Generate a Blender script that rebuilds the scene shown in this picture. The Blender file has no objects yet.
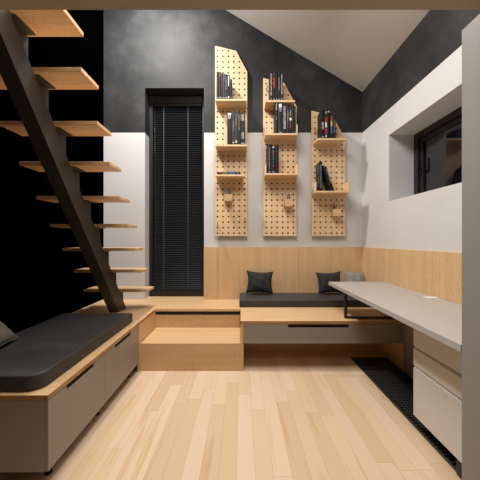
import bpy, bmesh, math, random
from mathutils import Vector, Matrix
R = math.radians
random.seed(7)
C = bpy.context.scene.collection
E = 1.2          # eye height
F = 260.0        # focal length in px of a 480 px frame

# ------------------------------------------------------------------ camera
cam = bpy.data.cameras.new('camera'); co = bpy.data.objects.new('camera', cam); C.objects.link(co)
co.location = (0, 0, E); co.rotation_euler = (R(90), 0, 0)
cam.sensor_width = 36; cam.lens = 36 * F / 480; cam.shift_x = -1 / 480; cam.clip_start = .02
bpy.context.scene.camera = co
vs = bpy.context.scene.view_settings
vs.view_transform = 'Standard'; vs.look = 'None'; vs.gamma = 1; vs.use_curve_mapping = False
vs.exposure = 0.0
# ------------------------------------------------------------------ world and light
w = bpy.data.worlds.new('night'); bpy.context.scene.world = w; w.use_nodes = True
w.node_tree.nodes['Background'].inputs[0].default_value = (.01, .012, .016, 1)
w.node_tree.nodes['Background'].inputs[1].default_value = .3

def area(name, loc, rot, size, power, col, shape='DISK', size_y=None, spread=180):
    l = bpy.data.lights.new(name, 'AREA'); l.shape = shape; l.size = size
    if size_y: l.size_y = size_y
    l.energy = power; l.color = col; l.spread = R(spread)
    o = bpy.data.objects.new(name, l); C.objects.link(o); o.location = loc; o.rotation_euler = rot
    return o
WARM = (1, .935, .87)
NEUT = (1, .985, .97)
area('high_spot_light', (-1.08, 2.45, 4.2), (R(16), 0, 0), .3, 96, NEUT)
area('ceiling_light', (-.05, 1.5, 3.45), (0, R(0), 0), 1.3, 66, WARM)
area('downlight', (.35, .45, 2.06), (0, 0, 0), .5, 5, WARM)

# ------------------------------------------------------------------ materials
def srgb(r, g, b):
    f = lambda c: (c/255/12.92) if c/255 <= .04045 else ((c/255+.055)/1.055)**2.4
    return (f(r), f(g), f(b), 1)
def newmat(name, rough=.5, spec=.5, metal=0):
    m = bpy.data.materials.new(name); m.use_nodes = True
    b = m.node_tree.nodes['Principled BSDF']
    b.inputs['Roughness'].default_value = rough; b.inputs['Specular IOR Level'].default_value = spec
    b.inputs['Metallic'].default_value = metal
    return m, m.node_tree, b
def N(t, k, **kw):
    n = t.nodes.new(k)
    for a, v in kw.items(): setattr(n, a, v)
    return n
def ramp(t, stops):
    r = N(t, 'ShaderNodeValToRGB'); e = r.color_ramp.elements
    while len(e) < len(stops): e.new(.5)
    for q, (p, c) in zip(e, stops): q.position = p; q.color = c
    return r
def coord(t, scale):
    g = N(t, 'ShaderNodeNewGeometry'); mp = N(t, 'ShaderNodeMapping'); mp.inputs['Scale'].default_value = scale
    t.links.new(g.outputs['Position'], mp.inputs['Vector']); return mp.outputs['Vector']
def noise(t, scale, vec, s=1., detail=4, rough=.55):
    n = N(t, 'ShaderNodeTexNoise'); n.inputs['Scale'].default_value = s; n.inputs['Detail'].default_value = detail
    n.inputs['Roughness'].default_value = rough; t.links.new(vec, n.inputs['Vector']); return n.outputs['Fac']
def bump(t, b, fac, strength, dist=.01):
    n = N(t, 'ShaderNodeBump'); n.inputs['Strength'].default_value = strength; n.inputs['Distance'].default_value = dist
    t.links.new(fac, n.inputs['Height']); t.links.new(n.outputs['Normal'], b.inputs['Normal'])
def mixc(t, fac, a, b_, mode='MIX'):
    n = N(t, 'ShaderNodeMix', data_type='RGBA', blend_type=mode)
    for sock, v in ((0, fac), (6, a), (7, b_)):
        if hasattr(v, 'links') or hasattr(v, 'is_linked'): t.links.new(v, n.inputs[sock])
        else: n.inputs[sock].default_value = v
    return n.outputs[2]
def paint(name, col, rough=.6, spec=.3, var=.04, nscale=3, bumpy=.0, metal=0, fine=80):
    m, t, b = newmat(name, rough, spec, metal)
    v = coord(t, (1, 1, 1)); f = noise(t, 1, v, nscale)
    lo = tuple(c*(1-var) for c in col[:3])+(1,); hi = tuple(min(1, c*(1+var)) for c in col[:3])+(1,)
    r = ramp(t, [(.3, lo), (.7, hi)]); t.links.new(f, r.inputs[0]); t.links.new(r.outputs[0], b.inputs['Base Color'])
    if bumpy: bump(t, b, noise(t, 1, v, fine, 3), bumpy, .002)
    return m
def wood(name, base, axis='x', rough=.42, var=.09, fleck=.13, spec=.35):
    m, t, b = newmat(name, rough, spec)
    s = {'x': (.9, 14, 14), 'y': (14, .9, 14), 'z': (14, 14, .9)}[axis]
    s2 = {'x': (45, 130, 130), 'y': (130, 45, 130), 'z': (130, 130, 45)}[axis]
    f1 = noise(t, 1, coord(t, s), 1.2, 5, .6); f2 = noise(t, 1, coord(t, s2), 1, 2, .5)
    dk = (base[0]*(1-var), base[1]*(1-var*1.35), base[2]*(1-var*1.7), 1); lt = tuple(min(1, c*(1+var*.5)) for c in base[:3])+(1,)
    r = ramp(t, [(.32, dk), (.68, lt)]); t.links.new(f1, r.inputs[0])
    r2 = ramp(t, [(.36, (1-fleck, 1-fleck*1.2, 1-fleck*1.4, 1)), (.5, (1, 1, 1, 1))]); t.links.new(f2, r2.inputs[0])
    c = mixc(t, 1.0, r.outputs[0], r2.outputs[0], 'MULTIPLY'); t.links.new(c, b.inputs['Base Color'])
    return m
BE = (.69, .465, .25, 1)
M = {}
M['beech_x'] = wood('beech_x', BE, 'x'); M['beech_y'] = wood('beech_y', BE, 'y'); M['beech_z'] = wood('beech_z', BE, 'z')
M['tread'] = wood('tread_wood', (.74, .49, .27, 1), 'x', var=.14)
M['edge'] = wood('oak_edge', (.46, .26, .115, 1), 'x', var=.35)
M['edge_y'] = wood('oak_edge_long', (.46, .26, .115, 1), 'z', var=.35)
M['peg'] = wood('birch_board', (.76, .54, .33, 1), 'z', var=.07, fleck=.06)
M['shelf'] = wood('birch_shelf', (.76, .53, .31, 1), 'x', var=.08, fleck=.06)
M['greige'] = paint('greige_laminate', (.285, .252, .22), .45, .4, .02)
M['greige_lt'] = paint('pale_laminate', (.66, .63, .59), .4, .4, .02)
M['desk'] = paint('desk_laminate', (.42, .40, .375), .35, .45, .02)
M['column'] = paint('wardrobe_laminate', (.26, .25, .235), .45, .35, .02)
M['slab'] = paint('loft_paint', (.42, .36, .29), .7, .2, .04, bumpy=.15)
M['ceil'] = paint('ceiling_paint', (.62, .585, .545), .8, .2, .03, bumpy=.1)
M['white'] = paint('white_paint', (.72, .70, .68), .7, .25, .02)
M['black'] = paint('black_metal', (.012, .011, .010), .45, .4, .1)
M['stringer'] = paint('dark_steel', (.038, .032, .028), .42, .55, .15, 2)
M['frame'] = paint('frame_metal', (.012, .012, .013), .4, .45, .1)
M['slat'] = paint('blind_slat', (.016, .017, .018), .32, .6, .1)
M['cord'] = paint('blind_cord', (.06, .06, .06), .7, .2, .1)
M['fabric'] = paint('charcoal_fabric', (.036, .037, .039), .55, .5, .15, 6, .3, fine=500)
M['fabric_b'] = paint('black_fabric', (.020, .021, .023), .8, .3, .2, 20, .4, fine=400)
M['fabric_g'] = paint('grey_fabric', (.26, .25, .24), .9, .2, .06, 20, .3, fine=500)
M['fabric_t'] = paint('taupe_fabric', (.13, .115, .10), .9, .2, .06, 20, .3, fine=500)
M['grille'] = paint('grille_metal', (.045, .040, .036), .4, .5, .1)
M['hole_shade'] = paint('hole_shade_dark', (.004, .004, .004), .9, .1, .1)  # near-black put in for shade in the holes and under the grille
M['slot'] = paint('slot_shade_dark', (.03, .022, .016), .8, .1, .1)  # dark tone painted in for shade in slots, gaps and under the bench
M['page'] = paint('book_paper', (.55, .52, .47), .8, .2, .1, 60)
M['grommet'] = paint('white_plastic', (.75, .74, .72), .4, .4, .01)
# near-black colour standing in for an unlit opening at the left
m, t, b = newmat('unlit_void_black', 1, 0); b.inputs['Base Color'].default_value = (.0003, .0003, .0003, 1)
nz = noise(t, 1, coord(t, (1, 1, 1)), 5); r = ramp(t, [(.3, (.0002, .0002, .0002, 1)), (.7, (.0004, .0004, .0004, 1))]); t.links.new(nz, r.inputs[0]); t.links.new(r.outputs[0], b.inputs['Base Color'])
M['void'] = m
# two tone wall: plaster above the painted line, white under it
LINE = E + 1.355
m, t, b = newmat('two_tone_wall', .6, .25)
pos = N(t, 'ShaderNodeNewGeometry'); sx = N(t, 'ShaderNodeSeparateXYZ'); t.links.new(pos.outputs['Position'], sx.inputs[0])
gt = N(t, 'ShaderNodeMath', operation='GREATER_THAN'); gt.inputs[1].default_value = LINE; t.links.new(sx.outputs['Z'], gt.inputs[0])
v = coord(t, (1, 1, 1)); cl = noise(t, 1, v, 2.6, 7, .62)
r = ramp(t, [(.32, (.014, .0142, .0145, 1)), (.5, (.024, .0243, .0247, 1)), (.7, (.048, .0485, .049, 1))]); t.links.new(cl, r.inputs[0])
r2 = ramp(t, [(.3, (.61, .60, .595, 1)), (.7, (.65, .64, .632, 1))]); t.links.new(cl, r2.inputs[0])
t.links.new(mixc(t, gt.outputs[0], r2.outputs[0], r.outputs[0]), b.inputs['Base Color'])
rr = N(t, 'ShaderNodeMapRange'); rr.inputs[3].default_value = .56; rr.inputs[4].default_value = .68; t.links.new(cl, rr.inputs[0]); t.links.new(rr.outputs[0], b.inputs['Roughness'])
M['wall'] = m
# plank floor
m, t, b = newmat('plank_floor', .40, .35)
g = N(t, 'ShaderNodeNewGeometry'); sp = N(t, 'ShaderNodeSeparateXYZ'); t.links.new(g.outputs['Position'], sp.inputs[0])
def mth(op, a, b_=0.0):
    n = N(t, 'ShaderNodeMath', operation=op)
    for k, v_ in ((0, a), (1, b_)):
        if hasattr(v_, 'is_linked'): t.links.new(v_, n.inputs[k])
        else: n.inputs[k].default_value = v_
    return n.outputs[0]
def wn(a, b_):
    c_ = N(t, 'ShaderNodeCombineXYZ'); t.links.new(a, c_.inputs[0])
    if b_ is not None: t.links.new(b_, c_.inputs[1])
    n = N(t, 'ShaderNodeTexWhiteNoise', noise_dimensions='2D'); t.links.new(c_.outputs[0], n.inputs['Vector']); return n
PW, PL = .094, .92
rx = mth('DIVIDE', mth('ADD', sp.outputs['X'], 5.003), PW); row_ = mth('FLOOR', rx)
ry = mth('ADD', mth('DIVIDE', mth('ADD', sp.outputs['Y'], 5.0), PL), mth('MULTIPLY', wn(row_, None).outputs['Value'], 7.3)); seg_ = mth('FLOOR', ry)
w1 = wn(row_, seg_); sepc = N(t, 'ShaderNodeSeparateColor'); t.links.new(w1.outputs['Color'], sepc.inputs[0])
r = ramp(t, [(0, (.635, .465, .305, 1)), (.3, (.68, .51, .35, 1)), (.65, (.705, .54, .385, 1)), (1, (.73, .57, .42, 1))]); t.links.new(sepc.outputs[0], r.inputs[0])
hue = ramp(t, [(0, (1, 1, .90, 1)), (.5, (1, 1, 1, 1)), (1, (1, .975, .97, 1))]); t.links.new(sepc.outputs[1], hue.inputs[0])
cc = mixc(t, 1.0, r.outputs[0], hue.outputs[0], 'MULTIPLY')
cb = N(t, 'ShaderNodeCombineXYZ'); t.links.new(mth('MULTIPLY', sp.outputs['X'], 15), cb.inputs[0]); t.links.new(mth('MULTIPLY', sp.outputs['Y'], .9), cb.inputs[1]); t.links.new(mth('MULTIPLY', w1.outputs['Value'], 40), cb.inputs[2])
gn = noise(t, 1, cb.outputs[0], 1.1, 5, .55)
r2 = ramp(t, [(.30, (.89, .78, .66, 1)), (.44, (1, 1, 1, 1)), (.7, (1.0, .99, .96, 1))]); t.links.new(gn, r2.inputs[0])
cc = mixc(t, 1.0, cc, r2.outputs[0], 'MULTIPLY')
fx = mth('FRACT', rx); fy = mth('FRACT', ry)
gap = mth('MAXIMUM', mth('LESS_THAN', mth('MINIMUM', fx, mth('SUBTRACT', 1.0, fx)), .011), mth('LESS_THAN', mth('MINIMUM', fy, mth('SUBTRACT', 1.0, fy)), .0014))
cc = mixc(t, gap, cc, mixc(t, 1.0, cc, (.80, .70, .58, 1), 'MULTIPLY')); t.links.new(cc, b.inputs['Base Color'])
M['floor'] = m
# glass
m, t, b = newmat('night_glass', .02, .5)
b.inputs['Base Color'].default_value = (.9, .92, .95, 1); b.inputs['Transmission Weight'].default_value = 1; b.inputs['IOR'].default_value = 1.5
M['glass'] = m
_cc = {}
def flat(c, rough=.5):
    k = tuple(round(x, 3) for x in c[:3])+(rough,)
    if k not in _cc: _cc[k] = paint('colour_%d' % len(_cc), c, rough, .2, .08, 40)
    return _cc[k]

# ------------------------------------------------------------------ geometry helpers
class G:
    def __init__(s): s.v = []; s.f = []
    def box(s, x0, x1, y0, y1, z0, z1):
        n = len(s.v)
        s.v += [(x, y, z) for z in (z0, z1) for y in (y0, y1) for x in (x0, x1)]
        s.f += [tuple(n+i for i in q) for q in ((0, 2, 3, 1), (4, 5, 7, 6), (0, 1, 5, 4), (2, 6, 7, 3), (0, 4, 6, 2), (1, 3, 7, 5))]
        return s
    def prism(s, poly, axis, a, b):
        n = len(s.v); k = len(poly)
        for c in (a, b):
            for p, q in poly:
                s.v.append({'x': (c, p, q), 'y': (p, c, q), 'z': (p, q, c)}[axis])
        s.f.append(tuple(n+i for i in range(k))[::-1]); s.f.append(tuple(n+k+i for i in range(k)))
        for i in range(k):
            j = (i+1) % k; s.f.append((n+i, n+j, n+k+j, n+k+i))
        return s
    def rod(s, p, q, r, seg=8):
        p = Vector(p); q = Vector(q); d = (q-p).normalized(); u = d.orthogonal().normalized(); w_ = d.cross(u); n = len(s.v)
        for c in (p, q):
            for i in range(seg):
                a = 2*math.pi*i/seg; s.v.append(tuple(c+u*math.cos(a)*r+w_*math.sin(a)*r))
        for i in range(seg):
            j = (i+1) % seg; s.f.append((n+i, n+j, n+seg+j, n+seg+i))
        s.f.append(tuple(n+i for i in range(seg))[::-1]); s.f.append(tuple(n+seg+i for i in range(seg)))
        return s
    def xform(s, mat):
        s.v = [tuple(mat @ Vector(p)) for p in s.v]; return s
def tag(o, label=None, cat=None, group=None, kind=None):
    if label: o['label'] = label
    if cat: o['category'] = cat
    if group: o['group'] = group
    if kind: o['kind'] = kind
    return o
def thing(name, loc, label, cat, group=None):
    o = bpy.data.objects.new(name, None); C.objects.link(o); o.location = loc; o.empty_display_size = .05
    return tag(o, label, cat, group)
def obj(name, g, m, parent=None, bev=0, smooth=False, base=None, seg=2):
    """links g (world coordinates) as one mesh; base = its origin when top-level"""
    org = Vector((0, 0, 0))
    if parent is not None:
        p = parent
        while p is not None: org += Vector(p.location); p = p.parent
    elif base is not None: org = Vector(base)
    me = bpy.data.meshes.new(name); me.from_pydata([tuple(Vector(v)-org) for v in g.v], [], g.f)
    bm = bmesh.new(); bm.from_mesh(me); bmesh.ops.recalc_face_normals(bm, faces=bm.faces); bm.to_mesh(me); bm.free()
    me.materials.append(m)
    o = bpy.data.objects.new(name, me); C.objects.link(o)
    if parent is not None: o.parent = parent
    elif base is not None: o.location = base
    if smooth:
        for p in me.polygons: p.use_smooth = True
    if bev:
        b_ = o.modifiers.new('bevel', 'BEVEL'); b_.width = bev; b_.segments = seg; b_.limit_method = 'ANGLE'; b_.angle_limit = R(35)
    return o
def struct(name, g, m, bev=0, parent=None):
    o = obj(name, g, m, parent, bev)
    if parent is None: o['kind'] = 'structure'
    return o
def rslab(x0, x1, y0, y1, z0, z1, rp, re, seg=6):
    rps = rp if isinstance(rp, tuple) else (rp,)*4
    """slab rounded in plan (rp) and at its top and bottom edges (re)"""
    g = G(); rings = []
    def ring(ins, z):
        pts = []
        for k, (sx_, sy_, a0) in enumerate(((1, 1, 0), (-1, 1, 90), (-1, -1, 180), (1, -1, 270))):
            r_ = max(rps[k]-ins, .002); cx = x1-ins-r_ if sx_ > 0 else x0+ins+r_; cy = y1-ins-r_ if sy_ > 0 else y0+ins+r_
            for i in range(seg+1):
                a = R(a0+90*i/seg); pts.append((cx+r_*math.cos(a), cy+r_*math.sin(a), z))
        return pts
    prof = [(re*(1-math.sin(R(90*i/4))), z0+re*(1-math.cos(R(90*i/4)))) for i in range(5)]
    prof += [(re*(1-math.cos(R(90*i/4))), z1-re*(1-math.sin(R(90*i/4)))) for i in range(5)]
    for ins, z in prof: rings.append(ring(ins, z))
    k = len(rings[0])
    for rg in rings: g.v += rg
    for a in range(len(rings)-1):
        for i in range(k):
            j = (i+1) % k; g.f.append((a*k+i, a*k+j, (a+1)*k+j, (a+1)*k+i))
    g.f.append(tuple(range(k))[::-1]); g.f.append(tuple((len(rings)-1)*k+i for i in range(k)))
    return g

# ------------------------------------------------------------------ the room
D = 3.283; W = 1.534; LX = -1.735; FY = -1.3
PZ = .455                                   # platform level
def ceil_z(x): return E+1.869+.60*(W-x)
OX0, OX1, OT = -1.212, -.467, E+1.919       # door opening
struct('floor', G().box(LX-.1, W+.3, FY-.1, D+.3, -.12, 0), M['floor'])
back = G()
back.prism([(LX, 0), (OX0, 0), (OX0, ceil_z(OX0)), (LX, ceil_z(LX))], 'y', D, D+.3)
back.prism([(OX0, OT), (OX1, OT), (OX1, ceil_z(OX1)), (OX0, ceil_z(OX0))], 'y', D, D+.3)
back.prism([(OX1, 0), (W, 0), (W, ceil_z(W)), (OX1, ceil_z(OX1))], 'y', D, D+.3)
back.prism([(OX0, 0), (OX1, 0), (OX1, PZ-.03), (OX0, PZ-.03)], 'y', D, D+.3)
struct('wall_back', back, M['wall'])
WY0, WY1, WZ0, WZ1 = .6, 2.695, E+.401, E+1.088   # window opening in the right wall
rw = G(); H0 = ceil_z(W)
rw.box(W, W+.34, FY, WY0, 0, H0); rw.box(W, W+.34, WY1, D+.3, 0, H0); rw.box(W, W+.34, WY0, WY1, 0, WZ0); rw.box(W, W+.34, WY0, WY1, WZ1, H0)
struct('wall_right', rw, M['wall'])
struct('wall_left', G().box(LX-.1, LX, FY, D+.3, 0, ceil_z(LX)), M['void'])  # black surface built in place of the unlit opening
struct('wall_front', G().prism([(LX, 0), (W, 0), (W, ceil_z(W)), (LX, ceil_z(LX))], 'y', FY-.1, FY), M['white'])
struct('ceiling', G().prism([(LX-.1, ceil_z(LX-.1)), (W+.34, ceil_z(W+.34)), (W+.34, ceil_z(W+.34)+.12), (LX-.1, ceil_z(LX-.1)+.12)], 'y', FY-.1, D+.3), M['ceil'])
struct('trim_1', G().box(LX, W, FY, 1.0, E+.885, E+1.06), M['slab'])           # edge of the loft over the camera
struct('trim_5', G().box(OX0, OX1, D, 3.428, PZ-.025, PZ), M['beech_x'])        # door sill board
# wood wainscot panels
g = G(); y0, y1 = D-.02, D
for a, b_ in ((OX1, -.292), (-.290, .718), (.720, W-.02)): g.box(a, b_, y0, y1, PZ, 1.112)
struct('trim_2', g, M['beech_z'], .001)
g = G()
for a, b_ in ((.75, 1.448), (1.450, 1.985), (1.987, 2.738), (2.740, D-.02)): g.box(W-.02, W, a, b_, PZ, 1.112)
struct('trim_3', g, M['beech_z'], .001)
struct('trim_4', G().box(1.486, W-.02, 1.1, 2.35, 0, .72), M['greige'])         # grey cladding of the wall below the desk
# window in the right wall
X0 = W+.255
g = G(); fw = .075
fb = .032
for a in ((WY0, WY1, WZ0, WZ0+fb), (WY0, WY1, WZ1-fw*.8, WZ1), (WY0, WY0+fw, WZ0+fb, WZ1-fw*.8), (WY1-fw*.8, WY1, WZ0+fb, WZ1-fw*.8)):
    g.box(X0, X0+.07, *a)
win = struct('window_1', g, M['frame'], .004)
g = G(); i = .06
a0, a1, c0, c1 = WY0+fw, WY1-fw*.8, WZ0+fb, WZ1-fw*.8
for a in ((a0, a1, c0, c0+.03), (a0, a1, c1-.045, c1), (a0, a0+.045, c0+.03, c1-.045), (a1-.045, a1, c0+.03, c1-.045)):
    g.box(X0+.022, X0+.062, *a)
obj('window_sash', g, M['frame'], win, .003)
obj('window_pane', G().box(X0+.040, X0+.046, a0+.045, a1-.045, c0+.03, c1-.045), M['glass'], win)
g = G().box(X0+.004, X0+.021, a1-.035, a1-.012, E+.66, E+.70).box(X0-.014, X0+.004, a1-.031, a1-.016, E+.68, E+.70).box(X0-.022, X0-.012, a1-.033, a1-.014, E+.68, E+.83)
obj('window_handle', g, M['black'], win, .002)
# tall glazed door in the back wall
g = G(); Y = 3.428
g.box(OX0, OX0+.045, Y, Y+.08, PZ, OT); g.box(OX1-.045, OX1, Y, Y+.08, PZ, OT)
g.box(OX0+.045, OX1-.045, Y, Y+.08, OT-.115, OT); g.box(OX0+.045, OX1-.045, Y, Y+.08, PZ, PZ+.075)
door = struct('door_1', g, M['frame'], .004)
obj('door_pane', G().box(OX0+.045, OX1-.045, Y+.058, Y+.066, PZ+.075, OT-.115), M['glass'], door)
# venetian blind
bz0, bz1, bx0, bx1 = PZ+.10, OT-.15, OX0+.055, OX1-.055
t_ = thing('venetian_blind', ((bx0+bx1)/2, Y+.026, bz0-.02), 'black venetian blind with closed narrow slats covering the tall back door', 'blind')
obj('head_rail', G().box(bx0, bx1, Y+.006, Y+.046, bz1, OT-.117), M['black'], t_, .003)
g = G(); n = 98
for i in range(n):
    z = bz0+(bz1-bz0)*(i+.5)/n; a = R(38); c, s_ = math.cos(a)*.0125, math.sin(a)*.0125
    g.prism([(Y+.026-c, z-s_), (Y+.026+c, z+s_), (Y+.026+c, z+s_+.0012), (Y+.026-c, z-s_+.0012)], 'x', bx0, bx1)
obj('slats', g, M['slat'], t_)
for fx in (.215, .72):
    x = bx0+(bx1-bx0)*fx
    obj('cord', G().box(x-.005, x+.005, Y+.0105, Y+.0118, bz0-.008, bz1), M['cord'], t_)
obj('bottom_rail', G().box(bx0, bx1, Y+.014, Y+.038, bz0-.022, bz0-.006), M['frame'], t_, .003)

# ------------------------------------------------------------------ platform, bench, step, daybed
BX = -.927; Y1 = 2.385; Y2 = 2.814; Y0 = 1.248
t_ = thing('platform', (-.9, 3.0, 0), 'raised beech platform in front of the tall black door, carrying the staircase', 'platform')
DLX = LX+.004
deck = G().prism([(DLX, Y0), (BX, Y0), (BX, Y2-.012), (-.012, Y2-.012), (-.012, Y2), (0, Y2), (0, D-.021), (OX1, D-.021), (OX1, D-.002), (DLX, D-.002)], 'z', PZ-.025, PZ)
dk = obj('deck', deck, M['beech_x'], t_, .0015)
obj('deck_edge', G().box(BX, BX+.0015, Y0, Y2-.013, PZ-.025, PZ-.001).box(DLX, BX+.0015, Y0-.0015, Y0, PZ-.025, PZ-.001), M['edge_y'], t_)
obj('riser', G().box(BX, -.012, Y2+.004, Y2+.022, .25, PZ-.066), M['beech_x'], t_, .001)
obj('shadow_gap_strip', G().box(BX, -.012, Y2+.012, Y2+.02, PZ-.065, PZ-.026), M['black'], t_)
obj('side_panel', G().box(BX-.018, BX, Y1-.02, Y2+.022, 0, PZ-.026), M['beech_x'], t_, .001)

t_ = thing('storage_bench', (-1.33, 1.8, 0), 'low greige storage bench with two deep drawers along the left side', 'bench')
obj('carcass', G().box(LX, BX-.021, Y0+.018, Y1-.022, .085, PZ-.027), M['greige'], t_)
obj('end_panel', G().box(LX, BX-.019, Y0, Y0+.017, .085, PZ-.027), M['greige'], t_, .001)
obj('plinth', G().box(LX, BX-.10, Y0+.10, Y1-.022, 0.0, .085), M['slot'], t_)  # dark colour stands in for the shade under the bench
def slot_front(axis, a0, a1, s0, s1, z0, z1, f0, f1, dz):
    """flat drawer front with a finger slot cut out of its top edge"""
    poly = [(a0, z0), (a1, z0), (a1, z1), (s1, z1), (s1, z1-dz), (s0, z1-dz), (s0, z1), (a0, z1)]
    return G().prism(poly, axis, f0, f1)
for a0, a1, s0, s1 in ((Y0+.003, 1.775, 1.385, 1.64), (1.779, Y1-.026, 1.919, 2.19)):
    d_ = obj('drawer', slot_front('x', a0, a1, s0, s1, .085, PZ-.029, BX-.018, BX, .028), M['greige'], t_, .001)
    obj('slot_shade_strip', G().box(BX-.019, BX-.012, s0, s1, PZ-.057, PZ-.029), M['slot'], d_)  # dark strip put in as the shade inside the slot
for yy in (1.34, 1.79, 2.28):
    g = G().rod((BX-.065, yy, 0), (BX-.065, yy, .085), .011, 12).rod((BX-.065, yy, 0), (BX-.065, yy, .010), .017, 12)
    obj('foot', g, M['black'], t_)

t_ = thing('step', (-.46, 2.6, 0), 'deep beech box step leading up to the platform', 'step')
obj('step_front', G().box(BX+.001, -.006, Y1, Y1+.02, 0, .249), M['beech_x'], t_, .001)
obj('step_top', G().box(BX+.001, -.006, Y1+.0005, Y2+.003, .2295, .251), M['beech_x'], t_, .001)

t_ = thing('daybed', (.75, 2.8, 0), 'built-in beech daybed base with one long greige drawer and open space below', 'daybed')
DX1 = 1.505
obj('bed_top', G().prism([(-.005, Y1), (1.512, Y1), (1.512, D-.021), (.001, D-.021), (.001, Y2-.012), (-.005, Y2-.012)], 'z', PZ-.028, PZ+.002), M['beech_x'], t_, .001)
obj('top_edge', G().box(-.005, 1.512, Y1-.0015, Y1, PZ-.028, PZ+.001), M['edge'], t_)
d_ = obj('drawer', slot_front('y', .026, DX1-.018, .431, .99, .251, PZ-.031, Y1-.002, Y1+.016, .030), M['greige'], t_, .001)
obj('slot_shade_strip', G().box(.431, .99, Y1+.010, Y1+.018, PZ-.061, PZ-.031), M['slot'], d_)  # strip coloured dark to stand for the shaded slot
obj('drawer_box', G().box(.03, DX1-.022, Y1+.019, Y2-.02, .253, PZ-.032), M['beech_x'], t_)
obj('side_panel', G().box(-.005, .023, Y1, Y2+.02, 0, PZ-.029), M['beech_z'], t_, .001)
obj('side_panel', G().box(1.487, 1.512, Y1, Y2+.02, 0, PZ-.029), M['beech_z'], t_, .001)
obj('back_panel', G().box(.024, 1.486, Y2, Y2+.018, 0, PZ-.03), M['beech_x'], t_)

# seat pads
o = obj('seat_cushion', rslab(-1.61, -.985, 1.268, 2.37, PZ+.001, E-.663, (.012, .03, .075, .075), .010, 8), M['fabric'], None, 0, True, (-1.29, 1.82, PZ))
tag(o, 'long charcoal seat pad on the storage bench at the left', 'seat pad')
o = obj('seat_cushion', rslab(-.018, 1.50, 2.862, 3.255, PZ+.003, PZ+.086, .02, .010, 5), M['fabric'], None, 0, True, (.74, 3.06, PZ))
tag(o, 'charcoal seat pad on the daybed against the wood panelling', 'seat pad')

# ------------------------------------------------------------------ staircase
XR = .979; TL = -1.655
zb = [E+XR*k for k in (1.2905, 1.056, .801, .570, .336, .115, -.104, -.329, -.5595)]   # tread undersides, top first
far = [XR*F/k for k in (157.3, 142.2, 129.4, 119.4, 110.9, 104, 97.7, 92.2, 87)]
zb.insert(0, zb[0]+.2264); far.insert(0, far[0]-.1634)
t_ = thing('staircase', (-1.31, 2.75, PZ), 'open staircase with beech treads on one dark steel central stringer', 'staircase')
AL, AT, SL = E+2.971, E+3.21, 1.386
yt = 1.15
g = G().prism([((AL-PZ)/SL, PZ+.001), ((AT-PZ)/SL, PZ+.001), (yt+.17, AT-SL*(yt+.17)), (yt, AL-SL*yt)], 'x', -1.36, -1.26)
obj('stringer', g, M['stringer'], t_, .002)
for z, fr in zip(zb, far):
    nr = fr-.196; th = .027
    obj('tread', G().box(TL, -XR, nr, fr, z, z+th), M['tread'], t_, .003)
    lo = lambda y: AT-SL*y-.004
    g = G().prism([(nr+.012, z-.0005), (fr-.002, z-.0005), (fr-.002, max(PZ+.001, lo(fr-.002))), (nr+.012, lo(nr+.012))], 'x', -1.335, -1.323)
    g.box(-1.36, -1.26, nr+.03, fr-.02, z-.006, z-.0004)
    obj('bracket', g, M['stringer'], t_)

# ------------------------------------------------------------------ desk side
t_ = thing('desk', (1.22, 1.9, PZ), 'long greige wall desk along the right wall on a black loop leg', 'desk')
DT = E-.443
obj('desktop', G().box(.93, 1.512, 1.101, 2.762, DT-.034, DT), M['desk'], t_, .002)
g = G(); r_ = .011; a, b_, yy = .985, 1.47, 2.452
g.box(a, a+.018, yy, yy+.04, PZ+.003, DT-.035); g.box(b_-.018, b_, yy, yy+.04, PZ+.003, DT-.035)
g.box(a+.018, b_-.018, yy, yy+.04, PZ+.003, PZ+.017); g.box(a+.018, b_-.018, yy, yy+.04, DT-.049, DT-.035)
obj('leg_frame', g, M['black'], t_, .003)
gr_ = obj('cable_cover', G().box(1.405, 1.50, 1.955, 2.015, DT+.0002, DT+.005), M['grommet'], t_, .002)
gr_['label'] = 'white rectangular cable cover'

PX = 1.097; PF = 1.655
t_ = thing('drawer_pedestal', (1.28, 1.35, 0), 'pale greige three-drawer pedestal under the desk beside the floor grille', 'drawer unit')
obj('carcass', G().box(PX+.021, 1.484, 1.102, PF, .085, DT-.036), M['greige_lt'], t_, .001)
def tilt(z0, z1): return G().prism([(PX+.020, z0), (PX+.004, z0), (PX, z0+.006), (PX, z1-.012), (PX+.012, z1), (PX+.020, z1)], 'y', 1.103, PF)
for z0, z1 in ((.085, .398), (.403, .523), (.528, .700)):
    d_ = obj('drawer', tilt(z0, z1), M['greige_lt'], t_, .001)
    obj('groove_shade_strip', G().box(PX+.013, PX+.020, 1.11, PF-.004, z1+.0005, z1+.0045), M['slot'], d_)  # dark strip painted in for shade in the gap above each front
for yy in (1.29, ): obj('foot', G().box(PX+.003, PX+.045, yy, yy+.04, .006, .084), M['black'], t_, .002)

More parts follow.
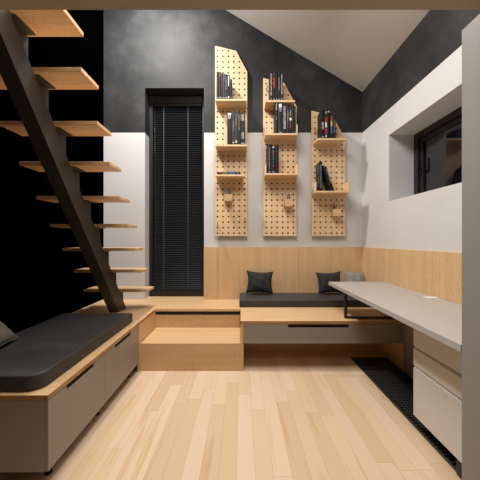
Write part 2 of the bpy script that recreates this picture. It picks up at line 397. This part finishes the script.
GX0, GX1, GY0, GY1 = 1.112, 1.478, 1.102, 2.65
t_ = thing('floor_grille', (1.3, 1.9, 0), 'long black metal floor grille set in the boards beneath the desk', 'floor grille')
obj('grille_shade_sheet', G().box(GX0, GX1, GY0, GY1, .0004, .0012), M['hole_shade'], t_)  # dark sheet laid on the floor as shade beneath the bars
g = G()
g.box(GX0, GX0+.012, GY0, GY1, .001, .008); g.box(GX1-.022, GX1, GY0, GY1, .001, .008)
g.box(GX0+.022, GX1-.022, GY0, GY0+.02, .001, .008); g.box(GX0+.022, GX1-.022, GY1-.02, GY1, .001, .008)
obj('grille_frame', g, M['grille'], t_, .001)
g = G(); y = GY0+.03
while y < GY1-.03: g.box(GX0+.012, GX1-.022, y, y+.009, .0015, .0065); y += .026
for k in range(1, 11):
    x = GX0+.022+(GX1-GX0-.044)*k/11; g.box(x-.003, x+.003, GY0+.02, GY1-.02, .002, .006)
obj('grille_bars', g, M['grille'], t_)

t_ = thing('wardrobe', (1.2, .8, 0), 'tall plain greige wardrobe at the right edge, its side toward the room', 'wardrobe')
obj('carcass', G().box(.932, 1.512, .30, 1.098, 0, E+.884), M['column'], t_, .001)
obj('door', G().box(.932, 1.512, .28, .298, .03, E+.874), M['column'], t_, .001)

# ------------------------------------------------------------------ pegboards
BF = 3.235; BT = .016
def pegboard(x0, x1, ztop, poly, z0, cols, label):
    t_ = thing('pegboard', ((x0+x1)/2, BF, z0), label, 'pegboard', None)
    cu = bpy.data.curves.new('tmp', 'CURVE'); cu.dimensions = '2D'; cu.fill_mode = 'BOTH'; cu.extrude = BT/2
    def spl(pts):
        s = cu.splines.new('POLY'); s.points.add(len(pts)-1); s.use_cyclic_u = True
        for p, q in zip(s.points, pts): p.co = (q[0], q[1], 0, 1)
    spl(poly)
    sp_ = .0677; m0 = ((x1-x0)-(cols-1)*sp_)/2
    def inside(x, z):
        for (ax, az), (bx, bz) in zip(poly, poly[1:]+poly[:1]):
            if (bx-ax)*(z-az)-(bz-az)*(x-ax) < .016*math.hypot(bx-ax, bz-az): return False
        return True
    z = z0+.035
    while z < ztop:
        for k in range(cols):
            x = x0+m0+k*sp_; h = .0102
            if inside(x, z): spl([(x-h, z-h+.003), (x-h+.003, z-h), (x+h-.003, z-h), (x+h, z-h+.003), (x+h, z+h-.003), (x+h-.003, z+h), (x-h+.003, z+h), (x-h, z+h-.003)])
        z += .0688
    co_ = bpy.data.objects.new('tmp', cu); C.objects.link(co_)
    dg = bpy.context.evaluated_depsgraph_get(); me = bpy.data.meshes.new_from_object(co_.evaluated_get(dg))
    bpy.data.objects.remove(co_)
    me.materials.clear(); me.materials.append(M['peg'])
    org = Vector(t_.location)
    for v_ in me.vertices:
        x, z, d = v_.co; v_.co = Vector((x, BF+BT/2+d, z))-org
    bm = bmesh.new(); bm.from_mesh(me); bmesh.ops.remove_doubles(bm, verts=bm.verts, dist=1e-5); bmesh.ops.recalc_face_normals(bm, faces=bm.faces); bm.to_mesh(me); bm.free()
    me.name = 'board'
    o = bpy.data.objects.new('board', me); C.objects.link(o); o.parent = t_
    zz = (ztop-z0)
    for sx_ in (x0+.03, x1-.03):
        for sz in (z0+.10, z0+zz*.55): obj('spacer', G().rod((sx_, BF+BT, sz), (sx_, D-.001, sz), .01, 10), M['black'], t_)
    obj('hole_shade_sheet', G().prism([(cx+.004 if cx < (x0+x1)/2 else cx-.004, cz-.006 if cz > z0+.1 else cz+.006) for cx, cz in poly], 'y', BF+BT+.0005, BF+BT+.003), M['hole_shade'], t_)  # dark sheet added behind the board so its holes look shaded
    return t_
def pz(py, d): return E+(240-py)*d/F
def px(p, d): return (p-241)*d/F
ZB0 = pz(236, BF)
def shape(a, b_, ytop, ycorner, yside):
    x0, x1 = px(a, BF), px(b_, BF); xc = px(a+21, BF)
    return x0, x1, pz(ytop, BF), [(x0, ZB0), (x1, ZB0), (x1, pz(yside, BF)), (xc, pz(ycorner, BF)), (x0, pz(ytop, BF))]
for a, b_, t0, t1, t2, lab in ((215, 247.2, 45.8, 50.8, 71.7, 'tallest perforated birch pegboard, nearest the tall black door'),
                               (263.2, 296.6, 78, 83, 106, 'middle perforated birch pegboard, of medium height, between the other two'),
                               (311.5, 345.5, 110.5, 116, 139.5, 'shortest perforated birch pegboard, nearest the right wall')):
    x0, x1, zt, poly = shape(a, b_, t0, t1, t2)
    pegboard(x0, x1, zt, poly, ZB0, 6, lab)

SF = 3.05
def shelf(xa, xb, ytop, lips, label, th=.021):
    x0, x1, z = px(xa, SF), px(xb, SF), pz(ytop, SF)
    g = G(); h = .105
    g.box(x0, x1, SF, BF-.0005, z-th, z)
    if 'l' in lips: g.prism([(SF, z), (BF-.0005, z), (BF-.0005, z+h), (SF, z+h)], 'x', x0, x0+.012)
    if 'r' in lips: g.prism([(SF, z), (BF-.0005, z), (BF-.0005, z+h), (SF, z+h)], 'x', x1-.012, x1)
    if 's' in lips: g.prism([(SF+.04, z), (BF-.0005, z), (BF-.0005, z+.09)], 'x', x0, x0+.012)
    o = obj('shelf', g, M['shelf'], None, .0015, False, ((x0+x1)/2, BF, z)); tag(o, label, 'shelf', None)
    return z
Z = {}
Z['1a'] = shelf(215.4, 246.8, 98.9, '', 'birch shelf with seven dark books, uppermost on the tallest pegboard')
Z['1b'] = shelf(215.3, 247, 144.5, 's', 'birch shelf with five books, second from the top of the tallest pegboard')
Z['1c'] = shelf(215.6, 243.6, 174.4, '', 'narrow birch shelf carrying one book lying flat, on the tallest pegboard')
Z['2a'] = shelf(265.6, 295, 100.2, '', 'birch shelf with five books, uppermost on the middle pegboard')
Z['2b'] = shelf(265.3, 297.6, 133.2, 'lr', 'birch shelf with upright ends holding seven books, centre of the middle pegboard')
Z['2c'] = shelf(265.3, 297.8, 173.2, 'lr', 'birch shelf with upright ends holding three books, lowest on the middle pegboard')
Z['3a'] = shelf(317.3, 346, 138.2, '', 'birch shelf with five books, upper one on the shortest pegboard')
Z['3b'] = shelf(315.5, 349.6, 190.8, 'lr', 'birch shelf with upright ends and leaning books, on the shortest pegboard')

# ------------------------------------------------------------------ books
BK = (.008, .008, .009); DG = (.014, .0145, .016); MG = (.036, .036, .038); LG = (.32, .32, .31); WH = (.70, .70, .68)
RD = (.42, .03, .03); YL = (.70, .48, .05); BL = (.03, .12, .42); BG = (.45, .36, .22); PK = (.40, .10, .25); GN = (.10, .30, .14)
def book(w_, h, d, cover, marks, label, group, seed=0):
    """upright book, origin bottom-centre of the spine; spine faces -y. marks: (centre 0..1, length 0..1, width 0..1, colour, style)"""
    t_ = thing('book', (0, 0, 0), label, 'book', group); c = .0028
    g = G(); x0, x1 = -w_/2, w_/2
    g.box(x0, x0+c, 0, d, 0, h); g.box(x1-c, x1, 0, d, 0, h)
    n = 6; pts = [(x0, .0)]+[(x0+w_*i/n, -.0035*math.sin(math.pi*i/n)) for i in range(1, n)]+[(x1, .0), (x1-c, c), (x0+c, c)]
    g.prism(pts, 'z', 0, h)
    obj('cover', g, flat(cover), t_)
    obj('pages', G().box(x0+c, x1-c, c, d-.004, .004, h-.004), M['page'], t_)
    rnd = random.Random(seed)
    for cz, ln, wd, colr, st in marks:
        g = G(); z0, z1 = h*(cz-ln/2), h*(cz+ln/2); hw = w_*wd/2
        if st == 'b': g.box(-hw, hw, -.0046, -.0030, z0, z1)
        else:
            z = z0
            while z < z1:
                l_ = rnd.uniform(.005, .010)
                if rnd.random() > -1:
                    a = -hw*rnd.uniform(.7, 1); b_ = hw*rnd.uniform(.7, 1)
                    g.box(a, b_, -.0046, -.0030, z, z+l_*.35)
                    if rnd.random() > .4: g.box(a, a+hw*.5, -.0046, -.0030, z, z+l_)
                    if rnd.random() > .4: g.box(b_-hw*.5, b_, -.0046, -.0030, z, z+l_)
                z += l_*1.25
        obj('spine_title', g, flat(colr), t_)
    return t_
ORD = ['first', 'second', 'third', 'fourth', 'fifth', 'sixth', 'seventh']
def cover_print(o, w_, h, d, colr, seed):
    g = G(); rnd = random.Random(seed); x = -w_/2
    for i in range(5):
        for j in range(9):
            if rnd.random() < .7: g.box(x-.0009, x-.0001, d*(.06+.18*i), d*(.06+.18*i+rnd.uniform(.08, .17)), h*(.06+.1*j), h*(.06+.1*j+rnd.uniform(.04, .09)))
    g.box(x-.0006, x-.0001, d*.04, d*.96, h*.05, h*.06).box(x-.0006, x-.0001, d*.04, d*.05, h*.05, h*.95)
    obj('cover_print', g, flat(colr), o)
def row(key, place, ypix, items, depth=.16):
    """items: (x0, x1, top y, cover, marks, look)"""
    z = Z[key]+.0006; d0 = SF+.012
    for i, (a, b_, top, cov, marks, look) in enumerate(items):
        x0, x1 = px(a, d0), px(b_, d0)
        h = (ypix-top)*d0/F+.009
        o = book(x1-x0-.0006, h, depth+random.uniform(-.02, 0), cov, marks, '%s, %s from left on %s' % (look, ORD[i], place), 'books on %s' % place, ord(key[1])*31+i*7+ord(key[0]))
        o.location = ((x0+x1)/2, d0+random.uniform(0, .004), z)
        if i == 0 and key in ('2a', '3a'): cover_print(o, x1-x0-.0006, h, .15, (.30, .31, .32), 4)
row('1a', "tallest pegboard's top shelf", 98.8, [
    (216.4, 218.7, 71.8, DG, [(.85, .10, .4, MG, 't'), (.06, .03, .5, LG, 'b')], 'tall charcoal book with faint title'),
    (218.8, 221.1, 72.2, BK, [(.88, .12, .5, LG, 't'), (.06, .05, .6, LG, 'b')], 'tall black book with short pale title'),
    (221.2, 223.0, 73.4, DG, [(.70, .45, .6, RD, 't'), (.06, .03, .5, LG, 'b')], 'charcoal book with red spine title'),
    (223.1, 225.0, 73.8, MG, [(.8, .15, .4, LG, 't'), (.06, .03, .5, LG, 'b')], 'mid-grey slim book'),
    (225.1, 227.3, 74.4, DG, [(.62, .48, .5, LG, 't'), (.06, .03, .5, WH, 'b')], 'dark grey book with long pale title'),
    (227.4, 229.8, 75.0, BK, [(.74, .40, .4, WH, 'b'), (.08, .06, .6, WH, 'b')], 'black book with solid white title bar'),
    (230.0, 232.1, 79.2, DG, [(.6, .5, .4, MG, 't'), (.10, .05, .5, RD, 'b')], 'short charcoal book, red mark at foot')])
row('1b', "tallest pegboard's second shelf", 144.4, [
    (227.2, 231.8, 112.1, BK, [(.85, .13, .7, WH, 't'), (.93, .05, .75, WH, 'b')], 'thick black book with white block at top'),
    (232.0, 234.7, 111.4, MG, [(.55, .3, .5, LG, 't'), (.07, .03, .5, WH, 'b')], 'tall grey book with pale lettering'),
    (234.8, 237.6, 112.6, MG, [(.75, .3, .4, BG, 't'), (.10, .08, .7, BG, 'b')], 'grey book with beige lettering and foot label'),
    (237.7, 240.3, 113.0, DG, [(.7, .5, .4, BG, 't')], 'charcoal book with small ochre lettering'),
    (240.5, 245.0, 113.5, BK, [(.86, .2, .6, WH, 't'), (.30, .2, .6, WH, 't'), (.04, .03, .7, LG, 'b')], 'thick black book titled white twice')])
row('2a', "middle pegboard's top shelf", 100.0, [
    (269.9, 272.6, 71.6, BK, [(.55, .75, .55, WH, 't'), (.05, .03, .5, LG, 'b')], 'black book with white full-length title'),
    (272.8, 275.4, 72.0, BK, [(.63, .36, .6, RD, 'b'), (.92, .08, .3, LG, 't'), (.05, .03, .5, LG, 'b')], 'black book with wide red title bar'),
    (275.5, 277.7, 72.2, BK, [(.75, .38, .4, MG, 't'), (.05, .03, .5, LG, 'b')], 'plain black book with small grey title'),
    (277.8, 280.4, 72.4, DG, [(.6, .45, .6, LG, 't'), (.05, .03, .5, LG, 'b')], 'charcoal book with broad grey title'),
    (280.5, 283.0, 74.0, BK, [(.6, .7, .5, WH, 't'), (.06, .04, .5, LG, 'b')], 'black book with long white title')])
row('2b', "middle pegboard's centre shelf", 133.1, [
    (275.0, 278.0, 102.4, BK, [(.85, .2, .4, WH, 't'), (.5, .12, .3, LG, 't')], 'tall black book with narrow white title'),
    (278.1, 282.6, 103.0, DG, [(.90, .12, .6, WH, 'b'), (.78, .12, .6, WH, 't'), (.04, .03, .5, LG, 'b')], 'thick charcoal book with bold white heading'),
    (282.7, 286.4, 105.0, BK, [(.55, .78, .65, WH, 't')], 'black book covered with white script'),
    (286.5, 289.2, 105.4, DG, [(.6, .4, .5, BG, 't'), (.3, .2, .5, RD, 't')], 'dark book with tan and red lettering'),
    (289.3, 291.8, 107.6, BK, [(.55, .10, .8, WH, 'b'), (.78, .2, .5, WH, 't'), (.35, .3, .3, LG, 't')], 'black book with white square label mid-spine'),
    (291.9, 294.4, 105.6, BK, [(.5, .5, .3, MG, 't')], 'black book with faint grey title'),
    (294.5, 295.8, 106.4, DG, [(.5, .5, .4, MG, 't'), (.05, .03, .6, LG, 'b')], 'thin charcoal book against the shelf end')])
row('2c', "middle pegboard's lowest shelf", 173.1, [
    (267.3, 271.4, 144.6, DG, [(.5, .75, .3, LG, 't'), (.05, .03, .5, LG, 'b')], 'charcoal book with slim grey title'),
    (271.6, 275.1, 145.9, BK, [(.78, .1, .5, BG, 't'), (.65, .1, .5, PK, 't'), (.52, .1, .5, GN, 't'), (.4, .1, .5, BL, 't'), (.28, .1, .5, PK, 't'), (.05, .04, .6, LG, 'b'), (.93, .04, .5, WH, 'b')], 'black book with multicoloured spine motifs'),
    (275.3, 278.8, 145.8, BK, [(.45, .2, .2, MG, 't'), (.05, .02, .5, MG, 'b')], 'almost plain black book')])
row('3a', "shortest pegboard's upper shelf", 138.0, [
    (321.0, 324.6, 110.2, BK, [(.45, .25, .6, WH, 't'), (.06, .04, .5, LG, 'b')], 'black book with white lettering mid-spine'),
    (324.9, 327.1, 109.9, BK, [(.64, .18, .9, RD, 'b'), (.47, .16, .8, WH, 'b'), (.25, .2, .9, RD, 'b'), (.08, .06, .5, WH, 'b'), (.9, .08, .6, LG, 'b')], 'black book banded red, white and red'),
    (327.3, 329.9, 109.8, BK, [(.93, .06, .6, BG, 'b'), (.5, .4, .2, MG, 't')], 'black book with small tan mark'),
    (330.4, 332.6, 114.7, BK, [(.84, .17, .7, RD, 'b'), (.62, .22, .7, YL, 'b'), (.35, .3, .7, BL, 'b')], 'black book banded red, yellow and blue'),
    (332.8, 335.8, 117.0, DG, [(.55, .6, .3, LG, 't')], 'short charcoal book at the right end')])
# lower shelf of the shortest pegboard: one upright, two leaning
pl = 'lower shelf of the shortest pegboard'
z = Z['3b']+.0006; d0 = SF+.012
def put(a, b_, h, cov, marks, lab, ang=0, seed=3):
    w_ = (b_-a)*d0/F
    o = book(w_-.001, h, .15, cov, marks, lab, None, seed); cover_print(o, w_-.001, h, .15, (.10, .09, .12), 8)
    o.location = ((px(a, d0)+px(b_, d0))/2, d0, z); return o
put(319.3, 322.3, .345, BK, [(.5, .8, .5, LG, 't')], 'upright black book with grey lettering beside two leaning ones', 0, 11)
xr = px(322.3, d0)+.001; ww = .021; a = 18
for k, (h, lab, mk) in enumerate(((.312, 'dark grey book leaning left against the upright black one', [(.5, .7, .3, MG, 't')]),
                                  (.300, 'outer black book with white title leaning on its dark grey neighbour', [(.6, .6, .4, WH, 't')]))):
    o = book(ww, h, .15, (DG, BK)[k], mk, lab, None, 21+k)
    o.rotation_euler = (0, R(-a), 0)
    xl = xr+.312*math.sin(R(a))+k*(ww/math.cos(R(a))+.001)
    o.location = (xl+ww/2*math.cos(R(a)), d0, z+ww/2*math.sin(R(a)))
# flat book
o = book(.030, .275, .15, BK, [(.12, .12, .6, RD, 't'), (.33, .22, .6, YL, 't'), (.62, .28, .7, BL, 'b'), (.88, .08, .5, LG, 't')], 'black book with coloured spine lying flat on its own narrow shelf', None, 5)
o.rotation_euler = (0, R(90), 0); o.location = (px(217.3, d0), d0, Z['1c']+.0158)

# ------------------------------------------------------------------ cups, pencils, pegs
def cup(xa, xb, ya, yb, lab, pens, pcols, plab):
    d = 3.15; x0, x1, z1, z0 = px(xa, d), px(xb, d), pz(ya, d), pz(yb, d); c = .006; y0, y1 = d, BF-.0005
    g = G().box(x0, x1, y0, y1, z0, z0+c).box(x0, x1, y0, y0+c, z0+c, z1).box(x0, x1, y1-c, y1, z0+c, z1).box(x0, x0+c, y0+c, y1-c, z0+c, z1).box(x1-c, x1, y0+c, y1-c, z0+c, z1)
    o = obj('pencil_cup', g, M['shelf'], None, 0, False, ((x0+x1)/2, (y0+y1)/2, z0)); tag(o, lab, 'pencil cup')
    n = len(pens)
    for i in range(n):
        fx, top, lean = pens[i]; x = x0+c+.008+(x1-x0-2*c-.016)*fx; y = y0+c+.012+(i % 2)*.03
        p = thing('pencil', (x, y, z0+c), plab[i], 'pencil'); h = top+(z1-z0)-c
        a = Vector((x, y, z0+c+.002)); b_ = a+Vector((lean, 0, h)); q = a+(b_-a)*.88
        obj('shaft', G().rod(a, q, .0050, 6), flat(pcols[i]), p)
        g = G(); u = (b_-q).normalized(); e1 = u.orthogonal().normalized(); e2 = u.cross(e1)
        g.v = [tuple(q+(e1*math.cos(R(60*k))+e2*math.sin(R(60*k)))*.0050) for k in range(6)]+[tuple(b_)]
        g.f = [(k, (k+1) % 6, 6) for k in range(6)]+[(5, 4, 3, 2, 1, 0)]
        obj('tip', g, M['page'], p)
cup(224.4, 232.4, 194, 200.8, 'birch pencil cup on the tallest pegboard', [(.0, .055, -.002), (.25, .05, .006), (.5, .07, -.008), (.75, .075, .003), (1, .06, .006)],
    [PK, BG, GN, BK, GN], ['pink pencil at left in the cup of the tallest pegboard', 'tan pencil, second from left in the cup of the tallest pegboard', 'green pencil in the middle of the cup on the tallest pegboard', 'black pencil, second from right in the cup of the tallest pegboard', 'rightmost green pencil in the cup of the tallest pegboard'])
cup(285, 292.6, 199, 206, 'birch pencil cup on the middle pegboard', [(.2, .07, .008), (.45, .09, .0), (.65, .085, .003), (.85, .06, -.004)],
    [PK, BK, (.12, .06, .2), BG], ['pink pencil in the cup of the middle pegboard', 'black pencil in the cup of the middle pegboard', 'purple pencil in the cup of the middle pegboard', 'tan pencil in the cup of the middle pegboard'])
cup(333.5, 341.2, 209, 216, 'birch pencil cup on the shortest pegboard', [(.0, .085, -.006), (.3, .06, .003), (.55, .08, .004), (.8, .055, -.006), (1, .085, .002)],
    [BK, RD, YL, BL, GN], ['black pencil at left in the cup of the shortest pegboard', 'red pencil in the cup of the shortest pegboard', 'yellow pencil in the cup of the shortest pegboard', 'blue pencil in the cup of the shortest pegboard', 'rightmost green pencil in the cup of the shortest pegboard'])
for xp, yp, ln, lab in ((243.6, 188, .03, 'short wooden peg below the narrow shelf of the tallest pegboard'), (244.9, 217.5, .07, 'wooden peg near the lower right edge of the tallest pegboard'),
                        (217.6, 223, .09, 'wooden peg near the lower left corner of the tallest pegboard'), (266.5, 90.5, .10, 'wooden peg beside the books on top of the middle pegboard'),
                        (314.2, 130.3, .09, 'wooden peg beside the books on top of the shortest pegboard'), (337.5, 141.5, .10, 'wooden peg under the upper shelf of the shortest pegboard')):
    x, z = px(xp, BF), pz(yp, BF)
    g = G().rod((x, BF-.0005, z), (x, BF-ln, z+.004), .0075, 10).rod((x, BF-ln, z+.004), (x, BF-ln-.008, z+.004), .011, 10)
    o = obj('wooden_peg', g, M['shelf'], None, 0, False, (x, BF, z)); tag(o, lab, 'peg')

# ------------------------------------------------------------------ cushions
def cushion(w_, h, th, mat, loc, rot, label, pinch=.10, ears=.03):
    t_ = thing('throw_cushion', loc, label, 'cushion'); n = 22; g = G()
    for side in (1, -1):
        for j in range(n+1):
            for i in range(n+1):
                u, v_ = 2*i/n-1, 2*j/n-1
                x = u*w_/2*(1-pinch*(1-v_*v_)); z = v_*h/2*(1-pinch*(1-u*u))
                k = (max(0, 1-u*u)*max(0, 1-v_*v_))**.45
                wr = .006*math.sin(7*u+3*v_)*math.cos(5*v_-2*u)*k
                g.v.append((x, -side*(th/2*k+wr*(side > 0)), z+h/2))
    m_ = (n+1)**2
    for s_ in (0, 1):
        for j in range(n):
            for i in range(n):
                a = s_*m_+j*(n+1)+i; q = (a, a+1, a+n+2, a+n+1); g.f.append(q if s_ == 0 else q[::-1])
    me = bpy.data.meshes.new('cushion_cover'); me.from_pydata(g.v, [], g.f)
    bm = bmesh.new(); bm.from_mesh(me); bmesh.ops.remove_doubles(bm, verts=bm.verts, dist=.0004); bmesh.ops.recalc_face_normals(bm, faces=bm.faces); bm.to_mesh(me); bm.free()
    for p in me.polygons: p.use_smooth = True
    me.materials.append(mat); o = bpy.data.objects.new('cushion_cover', me); C.objects.link(o); o.parent = t_
    # seam piping round the edge
    g = G(); P = []
    for k in range(4*n):
        e, s_ = divmod(k, n); q = 2*s_/n-1
        u, v_ = ((q, -1), (1, q), (-q, 1), (-1, -q))[e]
        P.append(Vector((u*w_/2*(1-pinch*(1-v_*v_)), 0, v_*h/2*(1-pinch*(1-u*u))+h/2)))
    for a, b_ in zip(P, P[1:]+P[:1]): g.rod(a, b_, .003, 5)
    me = bpy.data.meshes.new('piping'); me.from_pydata(g.v, [], g.f); me.materials.append(mat)
    o = bpy.data.objects.new('piping', me); C.objects.link(o); o.parent = t_
    t_.rotation_euler = rot
    return t_
MT = PZ+.088
cushion(.325, .27, .11, M['fabric_b'], (px(259.3, 3.12), 3.105, MT+.019), (R(-18), R(2), R(-3)), 'black throw cushion alone at the left end of the daybed', .15)
cushion(.295, .26, .10, M['fabric_b'], (px(330.5, 3.12), 3.105, MT+.019), (R(-18), R(-3), R(-4)), 'black throw cushion beside the grey one on the daybed', .15)
cushion(.28, .265, .09, M['fabric_g'], (px(357, 3.12), 3.125, MT+.019), (R(-18), R(3), R(3)), 'light grey throw cushion in the corner of the daybed', .13)
cushion(.42, .38, .13, M['fabric_t'], (-1.425, 1.51, E-.640), (R(-48), 0, R(102)), 'taupe throw cushion reclining on the charcoal bench pad', .05)
